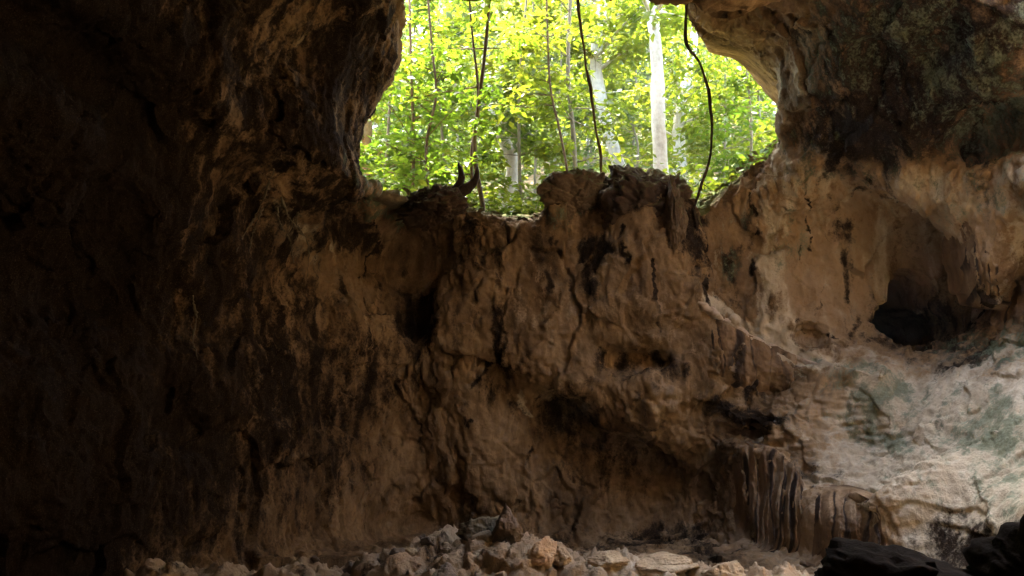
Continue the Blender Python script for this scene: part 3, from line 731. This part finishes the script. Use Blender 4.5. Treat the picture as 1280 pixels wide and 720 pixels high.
tree('tree', 'short whitish trunk half hidden by bright leaves right of the white tree', [gp(851,235,25.5), gp(849,190,25.5), gp(850,140,25.6), gp(866,60,26), gp(880,-80,26)], .24, .08, M['pale_bark'], M['leaf_yellow'], 12, n_br=18, reach=2.6, per=150, size=.2, lo=.3)
tree('sapling', 'twin-stemmed brown sapling just behind the forked dead wood', [gp(603,255,15.6), gp(593,185,15.6), gp(601,110,15.6), gp(608,45,15.6), gp(616,-70,15.6)], .050, .028, M['brown_bark'], M['leaf'], 15, n_br=16, reach=1.1, per=40, size=.15, lo=.35, cat='sapling', fork=[gp(590,232,15.7), gp(590,185,15.7), gp(598,120,15.7), gp(590,40,15.8), gp(582,-60,15.8)])
tree('sapling', 'thin grey sapling with a crooked stem near the left rock edge', [gp(535,245,17), gp(533,180,17), gp(545,120,17), gp(540,60,17), gp(530,-60,17)], .034, .02, M['brown_bark'], M['leaf'], 17, n_br=22, reach=1.3, per=45, size=.16, lo=.3, cat='sapling')
tree('sapling', 'straight slim sapling left of the crooked grey one', [gp(516,245,18), gp(517,170,18), gp(514,90,18), gp(511,-50,18)], .042, .025, M['brown_bark'], M['leaf'], 19, n_br=24, reach=1.5, per=50, size=.17, lo=.3, cat='sapling')
tree('sapling', 'slim light brown sapling left of the dark liana', [gp(720,235,18.5), gp(716,160,18.5), gp(710,95,18.5), gp(712,20,18.5), gp(716,-90,18.5)], .06, .035, M['grey_bark'], M['leaf_yellow'], 21, n_br=18, reach=1.6, per=55, size=.17, lo=.3, cat='sapling')
tree('sapling', 'thin leaning sapling with few leaves between the tree trunks', [gp(712,235,17), gp(700,165,17), gp(688,110,17), gp(684,30,17), gp(682,-60,17)], .032, .018, M['brown_bark'], M['leaf_yellow'], 23, n_br=14, reach=1.2, per=40, size=.15, lo=.4, cat='sapling')

# understorey: leafy saplings, all alike
r = np.random.default_rng(41); spots = []
for (px, Y, top, lm, n_br, per, sz) in (
  (480,19,-40,'leaf',30,60,.18),(505,22,-60,'leaf',34,70,.2),(560,20,-60,'leaf_yellow',30,60,.18),(575,25,-40,'leaf_hazed',30,80,.2),(650,19,-40,'leaf_yellow',30,60,.18),
  (668,24,-60,'leaf_yellow',34,80,.2),(690,28,-40,'leaf_hazed',34,80,.22),(640,30,-30,'leaf_hazed',34,80,.24),(735,29,20,'leaf_yellow',26,60,.22),(790,31,-20,'leaf_yellow',30,70,.24),(790,22,140,'leaf_yellow',16,40,.18),
  (905,22,70,'leaf_yellow',32,70,.18),(935,20,60,'leaf',32,70,.17),(955,24,40,'leaf_yellow',32,80,.2),(900,30,-20,'leaf_hazed',32,80,.24),(945,32,-20,'leaf_hazed',30,80,.24),
  (530,30,-40,'leaf_hazed',34,80,.24),(470,28,-30,'leaf_hazed',34,80,.24),(600,34,-20,'leaf_hazed',34,80,.26),(740,38,-20,'leaf_hazed',30,80,.28),(830,38,-20,'leaf_hazed',30,80,.28)):
    b = gp(px, 250, Y); tp = gp(px + r.uniform(-14, 14), top, Y); mid = (b+tp)/2 + r.normal(0, .15, 3)
    kind = {'leaf': 'dense mid-green understorey tree in the sunlit forest', 'leaf_yellow': 'yellow-green leafy understorey tree in the sunlit forest', 'leaf_hazed': 'green tree deeper in the forest, paled with painted haze'}[lm]
    tree('understorey_tree', kind, [b, mid, tp], .055, .02, M['grey_bark'], M[lm], int(px*7+Y), n_br=n_br, reach=.075*Y, per=per, size=sz, lo=.12, group='understorey trees beyond the opening', seg=6, rough=0)
# low shrubs just behind the ledge
for (px, Y, h, lm) in ((480,16.6,.8,'leaf_yellow'),(505,17.2,.7,'leaf_yellow'),(545,17,.9,'leaf_yellow'),(575,17.5,.8,'leaf_yellow'),(618,18.5,.8,'leaf_yellow'),(655,18,.8,'leaf_yellow'),(680,19,.9,'leaf_yellow'),(795,19,.8,'leaf_yellow'),(830,19.5,1.0,'leaf_yellow'),(880,18,.9,'leaf_yellow'),(912,17.8,1.0,'leaf_yellow')):
    b = gp(px, 250, Y); g0 = ground(np.array([b[0]]), np.array([Y]))[0]; b[2] = g0 + .02; rr = np.random.default_rng(int(px))
    root = empty('shrub', b, 'low bright green shrub growing behind the rim of the ledge', 'shrub', 'low shrubs behind the ledge')
    st, lp = [], []
    for _ in range(9):
        an = rr.uniform(0, 6.28); d = np.array([math.cos(an)*.6, math.sin(an)*.6, 1.0])*h*rr.uniform(.6, 1.2); st.append(tube(spline([np.zeros(3)-[0, 0, .1], d*.5+rr.normal(0, .05, 3), d], 6), np.linspace(.012, .004, 6), 5))
        t = rr.uniform(.2, 1.05, 26); lp.append(d*t[:, None] + rr.normal(0, .16*h, (26, 3)))
    V, F = join(st); mesh_obj('stem', V, F, M['grey_bark'], root); leaf_obj('foliage', np.vstack(lp), .16, M[lm], int(px), root)
# far wood: one mass of leaves on the hillside
r = np.random.default_rng(77); n = 80000
y = 34 + 48*r.random(n)**.8; x = (r.random(n)-.5)*(y*.75) + .05*y; hh = r.gamma(2.0, 3.6, n)
cl = fbm(np.stack([x*.25, y*.25, hh*.3], 1), 3); m = cl > -.05
pts_ = np.stack([x, y, ground(x, y)+hh*1.0], 1)[m]
fo = leaf_obj('far_foliage', pts_, .55, M['leaf_hazed'], 78); struct(fo, 'stuff')
# leaf litter and twigs strewn on the ledge
r = np.random.default_rng(31); n = 700
x = r.uniform(-2.2, 4.2, n); y = r.uniform(13.0, 15.5, n); z = ground(x, y) + .03
lt = leaf_obj('fallen_leaves', np.stack([x, y, z], 1), .11, M['litter'], 32, droop=0); struct(lt, 'stuff')

# ------------------------------------------------------------------ lianas and dead wood
def vine(name, label, pts, r0, r1, mat, cat, n=60, seed=0, knots=.25):
    path = spline(pts, n); rr = np.linspace(r0, r1, n)*(1+.25*np.sin(np.linspace(0, 23, n)+seed))
    path = path + np.stack([perlin(path*3+seed), 0*path[:, 0], 0*path[:, 0]], 1)*r0*1.2
    pr = [tube(path, rr, 9, knots, seed)]; rg = np.random.default_rng(seed+60)
    for k_ in rg.integers(6, n-6, 7):
        L = rg.uniform(.12, .4); e = np.array([rg.choice([-1, 1])*L*.5, rg.normal(0, .1)*L, -L]); pr.append(tube(spline([path[k_], path[k_]+e*np.array([.9, 1, .35]), path[k_]+e], 7), np.linspace(r0*.28, r0*.08, 7), 5))
    V, F = join(pr); o = mesh_obj(name, V, F, mat); place(o, path[0]); return tag(o, label, cat)
vine('hanging_vine', 'thick dark vine curving down from the brow to the ledge', [gp(862,-45,12.1), gp(858,-10,12.12), gp(857,12,12.15), gp(858,38,12.2), gp(861,60,12.25), gp(877,85,12.3), gp(887,120,12.35), gp(889,160,12.4), gp(886,200,12.5), gp(877,235,12.6), gp(866,262,12.7)], .025, .018, M['dark_bark'], 'vine')
vine('liana', 'thin dark liana hanging straight down the middle of the opening', [gp(716,-90,14.2), gp(722,0,14.2), gp(729,60,14.2), gp(737,110,14.2), gp(744,160,14.2), gp(750,190,14.2), gp(753,230,14.2), gp(755,275,14.2)], .024, .021, M['brown_bark'], 'liana', seed=4)
vine('root', 'thin root trailing down the rock below the hanging vine', [gp(868,262,12.45), gp(873,300,12.45), gp(878,350,12.5), gp(880,400,12.5)], .018, .008, M['dark_bark'], 'root', seed=8)
V1 = tube(spline([gp(566,244,12.9), gp(573,233,12.85), gp(577,222,12.85), gp(575,211,12.85), gp(573,203,12.9)], 14), np.array([.05,.075,.075,.07,.062,.056,.052,.05,.046,.042,.036,.03,.02,.008]), 9, .35, 2)
V2 = tube(spline([gp(568,244,12.8), gp(580,238,12.75), gp(590,230,12.75), gp(596,219,12.75), gp(596,206,12.8)], 16), np.array([.06,.085,.09,.088,.085,.08,.076,.07,.064,.058,.05,.044,.036,.028,.018,.006]), 9, .35, 5)
st = empty('dead_wood', gp(568,246,12.85), 'black forked dead branch stub standing on the ledge', 'dead wood')
for a_ in (V1, V2):
    mesh_obj('branch', a_[0]-np.array(st.location), a_[1], M['dark_bark'], st)

# ------------------------------------------------------------------ boulders on the ledge
rock('boulder', 'broad grey-brown boulder with a mossy top left of the dark boulder', 'boulder', gp(722,256,13.0)+[0, .15, 0], (.76,.62,.56), 5, M['ledge_stone'], rotz=.2, n=6, crack=.14, rough=.16, pit=.25)
rock('boulder', 'big dark boulder at the right end of the ledge beneath the vine', 'boulder', gp(812,262,12.8)+[0, .12, 0], (.76,.6,.80), 9, M['dark_stone'], rotz=.5, n=6, crack=.14, rough=.18, pit=.3)
rock('rock_pillar', 'pale upright rib of rock leaning against the dark boulder', 'rock', gp(845,275,12.3), (.16,.24,.70), 14, M['ledge_stone'], tilt=.12, n=6, crack=.14, rough=.14, cuts=5)
rock('boulder', 'black weathered outcrop beside the forked dead wood', 'boulder', gp(545,264,12.7), (.56,.42,.36), 21, M['dark_stone'], rotz=-.3, tilt=.15, n=6, crack=.14, rough=.2, pit=.3)
rock('rock_slab', 'flat mossy slab lying on the left end of the ledge', 'rock slab', gp(480,252,12.9), (.46,.6,.14), 24, M['mossy_stone'], rotz=.2, n=4, rough=.08)

# ------------------------------------------------------------------ flowstone
def smooth2(A, n):
    for _ in range(n):
        B = np.pad(A, ((1, 1), (1, 1)) + ((0, 0),)*(A.ndim-2), mode='edge'); A = (B[:-2, 1:-1] + B[2:, 1:-1] + B[1:-1, :-2] + B[1:-1, 2:] + 2*A)/6
    return A
def curtain(name, label, top, bot, mat, seed, n=130, m=84, amp=.06, freq=9, streaks=(), push=.10, bulge=.06, ragged=0.0):
    """a pleated sheet of dripstone grown on the wall; top and bot trace its rim and foot"""
    T = spline([(a, b, 0) for a, b in top], n); B = spline([(a, b, 0) for a, b in bot], n)
    u = np.linspace(0, 1, n); v = np.linspace(0, 1, m)
    U, Vv = np.meshgrid(u, v, indexing='ij')
    coarse = np.empty((n//4+1, m//4+1, 3))
    for i_, a in enumerate(np.linspace(0, 1, n//4+1)):
        for j_, c in enumerate(np.linspace(0, 1, m//4+1)):
            t_, b_ = T[int(a*(n-1))], B[int(a*(n-1))]; uv = (t_*(1-c)+b_*c)[:2]; h_ = hit(*uv); coarse[i_, j_] = h_ if h_[1] > 9.8 else S(*uv)
    coarse[..., 1] = smooth2(coarse[..., 1], 18)
    def up_(A):
        x = np.linspace(0, A.shape[0]-1.001, n); y = np.linspace(0, A.shape[1]-1.001, m); i_ = x.astype(int); j_ = y.astype(int); f = (x-i_)[:, None, None]; g = (y-j_)[None, :, None]
        return (A[i_][:, j_]*(1-f)*(1-g) + A[i_+1][:, j_]*f*(1-g) + A[i_][:, j_+1]*(1-f)*g + A[i_+1][:, j_+1]*f*g)
    G_ = smooth2(up_(coarse), 4)
    q = np.stack([U*freq + .18*np.sin(Vv*4+U*9), Vv*.9, 0*U+seed], 2).reshape(-1, 3)
    rid = (1-np.abs(perlin(q))*2.2).reshape(U.shape)*amp + (perlin(q*np.array([2.7, 1.5, 1]))*.45*amp).reshape(U.shape)
    g3 = G_.reshape(-1, 3); rid += (.035*fbm(g3*4+seed, 4) + .02*fbm(g3*14+seed, 3)).reshape(U.shape)
    wob = (.06*perlin(q*2)).reshape(U.shape)
    edge = sstep(0, .2, U+wob)*sstep(0, .2, 1-U+wob); cap = sstep(0, .06, Vv); foot = 1-sstep(.62, 1, Vv+wob+ragged*(perlin(np.stack([U*14, 0*U, 0*U+seed], 2).reshape(-1, 3)).reshape(U.shape)))
    off = (push*(.6+.4*cap) + rid + bulge*np.sin(np.pi*np.clip(Vv, 0, 1)))*edge*foot - .16*(1-edge*foot)
    G_[..., 1] -= off
    sk = np.zeros(U.shape)
    for (c, w, s_, a0, a1) in streaks:
        sk = np.maximum(sk, s_*np.exp(-((U-c-.025*np.sin(Vv*6+c*20)-wob*.6)/(w*(.5+.8*np.sin(Vv*2.4+c*9)**2)))**2)*sstep(a0-.05, a0+.05, Vv)*(1-sstep(a1-.2, a1+.15, Vv)))
    Vt = G_.reshape(-1, 3); Bk = Vt.copy(); Bk[:, 1] += .35 + off.ravel(); Bk[:, 2] += .05
    i0 = (np.arange(n-1)[:, None]*m + np.arange(m-1)[None]).ravel(); N = n*m
    F = [np.stack([i0, i0+1, i0+m+1, i0+m], 1), N+np.stack([i0, i0+m, i0+m+1, i0+1], 1)]
    for ring in (np.arange(n)*m, np.arange(n)*m+m-1, np.arange(m), (n-1)*m+np.arange(m)):
        F.append(np.stack([ring[:-1], ring[1:], N+ring[1:], N+ring[:-1]], 1))
    o = mesh_obj(name, np.vstack([Vt, Bk]), np.concatenate(F).astype(np.int32), mat)
    bm = bmesh.new(); bm.from_mesh(o.data); bmesh.ops.recalc_face_normals(bm, faces=bm.faces[:]); bm.to_mesh(o.data); bm.free()
    o.data.attributes.new('streak', 'FLOAT', 'POINT').data.foreach_set('value', np.concatenate([sk.ravel(), sk.ravel()*0]).astype(np.float32))
    tag(o, label, 'flowstone'); return o, G_[:, 0]
ca, Ta = curtain('flowstone_curtain', 'dark-streaked drapery of dripstone under the sloping pale shelf', [(880,388),(905,402),(940,422),(975,438),(1012,450)], [(884,478),(910,492),(940,505),(975,500),(1008,490)], M['flow'], 3, amp=.045, freq=8, push=.03, bulge=.02, streaks=((.06,.05,1,0,.9),(.2,.025,.8,.1,.9),(.36,.07,1,.0,.95),(.52,.02,.7,0,.8),(.66,.03,.6,0,.7),(.8,.02,.6,0,.8)))

pw = spline([hit(a, b) for a, b in [(872,378),(888,388),(905,401),(925,413),(942,424),(975,440),(1012,453),(1045,459)]], 150); pw = np.stack([pw[:, 0], smooth2(pw[:, 1:2], 40)[:, 0], pw[:, 2]], 1) + np.array([0, .01, 0])
V, F = tube(pw, .055*np.interp(np.linspace(0, 1, 150), [0, .06, .3, .7, 1], [.3, 1, 1.15, .8, .25]), 22)
ax_ = np.repeat(pw, 22, 0); dv = V-ax_; dv[:, 1] *= 1.7
V = ax_ + dv*(1 + .55*fbm(V*5, 4) + .25*facet(V*9))[:, None] - np.array([0, 0, 1])*(.05*np.clip(fbm(V*np.array([11, 2, 2]), 2), 0, 1)*(dv[:, 2] < 0))[:, None]
tag(mesh_obj('rock_shelf', V, F, M['lit_rim']), 'shelf edge with rim light in its pale colour sloping down right above the dark-streaked drapery', 'rock shelf')
curtain('flowstone_curtain', 'tall pleated drapery with long black streaks below the terraces', [(905,562),(935,556),(965,560),(992,585),(1012,622)], [(912,705),(935,712),(960,716),(985,716),(1006,712)], M['flow'], 7, amp=.085, freq=10, push=.03, bulge=.03, streaks=((.22,.03,.9,.05,1),(.34,.02,.7,0,1),(.5,.03,1,0,1),(.62,.025,1,0,1),(.75,.03,1,0,1),(.88,.04,1,.05,1)))
curtain('flowstone_curtain', 'fan-shaped dripstone fold spreading beneath the lowest terrace', [(1012,622),(1035,612),(1062,610),(1088,622),(1108,652)], [(1000,712),(1030,716),(1060,716),(1090,712),(1114,700)], M['flow'], 12, amp=.08, freq=8, push=.04, bulge=.06, streaks=((.08,.04,1,0,1),(.28,.03,.9,0,1),(.45,.025,.9,.1,1),(.62,.04,1,0,.8),(.8,.05,.9,0,.9)))
curtain('dripstone_ribs', 'ragged ribs of dripstone along the right rim of the hollow', [(1188,258),(1212,284),(1236,316),(1264,328)], [(1200,300),(1226,385),(1246,424),(1268,412)], M['flow'], 21, amp=.06, freq=7, push=-.03, bulge=.02, ragged=.8, streaks=((.2,.04,.8,0,1),(.4,.05,.8,.1,1),(.62,.04,.8,0,1),(.8,.04,.8,.1,1)))

# ------------------------------------------------------------------ rubble on the cave floor
def fl(px, Y):
    return drop(P(px, 690, Y)[0], Y)
NAMED = [(632,7.35,(.18,.17,.25),31,'grey_stone','pointed pale grey rock standing highest on the rubble heap',.0,.2),
 (606,7.5,(.24,.18,.17),37,'mossy_stone','greenish rock leaning on the pointed rock',.4,.3),
 (678,7.1,(.16,.15,.135),33,'tan_stone','smooth rounded tan rock right of the pointed rock',.2,.1),
 (702,7.15,(.11,.11,.10),34,'pale_stone','small pale rock tucked against the rounded tan rock',.9,.2),
 (756,7.3,(.21,.19,.10),35,'pale_stone','flat-topped cream block in the middle of the rubble',.1,.0),
 (822,7.4,(.36,.28,.11),36,'pale_stone','long low cream slab right of the flat-topped block',.1,.0),
 (905,7.2,(.26,.22,.13),37,'pale_stone','lumpy cream rock near the right end of the rubble',.5,.1),
 (400,6.9,(.30,.26,.12),38,'grey_stone','dim grey-brown rock near the left end of the rubble',.3,.1),
 (735,6.7,(.17,.15,.10),39,'pale_stone','rough cream cobble in front of the flat-topped block',.7,.2),
 (560,6.8,(.22,.2,.14),40,'grey_stone','dark pitted rock below the pointed rock',.7,.2)]
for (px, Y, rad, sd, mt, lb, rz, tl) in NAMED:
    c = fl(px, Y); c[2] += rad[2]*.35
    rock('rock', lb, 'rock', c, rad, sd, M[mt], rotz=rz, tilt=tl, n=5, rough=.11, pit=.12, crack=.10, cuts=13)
protos = [rock_mesh((1, .9, .7), 100+i_, n=4, rough=.10, cuts=14, crack=.08) for i_ in range(6)]
pm = {}
r = np.random.default_rng(5)
for k_ in range(100):
    px = r.uniform(290, 960); Y = r.uniform(6.2, 8.0); c = fl(px, Y); s_ = float(np.clip(r.gamma(1.1, .035), .015, .15))
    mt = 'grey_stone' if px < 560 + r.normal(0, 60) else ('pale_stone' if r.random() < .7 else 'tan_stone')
    key = (k_ % 6, mt)
    if key not in pm:
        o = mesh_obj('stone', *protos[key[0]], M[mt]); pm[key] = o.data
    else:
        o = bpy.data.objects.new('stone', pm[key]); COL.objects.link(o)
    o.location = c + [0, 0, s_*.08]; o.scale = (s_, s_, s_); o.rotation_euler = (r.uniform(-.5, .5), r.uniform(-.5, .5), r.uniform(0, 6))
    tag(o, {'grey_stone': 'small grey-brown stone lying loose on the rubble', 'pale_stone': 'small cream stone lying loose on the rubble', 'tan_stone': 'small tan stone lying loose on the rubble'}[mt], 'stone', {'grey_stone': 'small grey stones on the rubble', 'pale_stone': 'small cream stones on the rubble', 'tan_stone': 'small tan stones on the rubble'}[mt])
# rocks close to the viewer, shade put into their near-black colour
rock('boulder', 'shade-black low boulder in the foreground before the pleated drapery', 'boulder', P(1092,746,3.2), (.25,.5,.17), 51, M['shade_black_stone'], rotz=.2, n=5, rough=.22)
rock('boulder', 'long shade-black rock sloping down in the right foreground', 'boulder', P(1175,785,3.0), (.36,.5,.17), 53, M['shade_black_stone'], rotz=-.3, n=5, rough=.2)
rock('boulder', 'shade-black tall rock at the right edge of the foreground', 'boulder', P(1308,752,2.8), (.14,.35,.20), 55, M['shade_black_stone'], n=5, rough=.25)
rock('boulder', 'shade-black flat rock at the lower end of the cream rubble', 'boulder', P(995,765,3.4), (.36,.5,.14), 57, M['shade_black_stone'], rotz=.4, n=5, rough=.2)

# ------------------------------------------------------------------ pale roots on the left wall
rt = empty('root_strands', hit(365,285), 'pale root strands trailing down the dark left wall', 'roots')
r = np.random.default_rng(91)
for i_, pts in enumerate(([(352,248),(362,275),(378,292),(386,312),(384,350)], [(346,262),(352,285),(362,300),(368,330)], [(372,268),(372,290),(392,302)], [(344,214),(334,240),(322,270),(306,296),(296,318)], [(243,372),(247,400),(243,425),(249,450)], [(330,262),(318,290),(312,318)])):
    pw = spline([hit(a, b) - np.array([-.02, .10, 0]) for a, b in pts], 40); pw += r.normal(0, .006, pw.shape)
    V, F = tube(pw, np.linspace(.014, .005, 40)*(1+.5*np.sin(np.linspace(0, 19, 40)+i_)), 6, .3, i_)
    mesh_obj('root', V-np.array(rt.location), F, M['grey_bark'], rt)
print('all', _time.time()-_t0)
HAZE = .0006
# ------------------------------------------------------------------ the hazy air
hm = bpy.data.materials.new('haze'); hm.use_nodes = True; t = hm.node_tree; t.nodes.clear()
pv = node(t, 'ShaderNodeVolumePrincipled'); pv.inputs['Density'].default_value = HAZE; pv.inputs['Color'].default_value = (.93, .97, .86, 1); pv.inputs['Anisotropy'].default_value = .2
o_ = node(t, 'ShaderNodeOutputMaterial'); t.links.new(pv.outputs[0], o_.inputs['Volume'])
b0, b1 = np.array([-60., -8., -3.]), np.array([66., 100., 62.])
HV = [(x, y, z) for x in (b0[0], b1[0]) for y in (b0[1], b1[1]) for z in (b0[2], b1[2])]
struct(mesh_obj('haze', HV, [(0, 1, 3, 2), (4, 6, 7, 5), (0, 4, 5, 1), (2, 3, 7, 6), (0, 2, 6, 4), (1, 5, 7, 3)], hm, smooth=False), 'stuff')
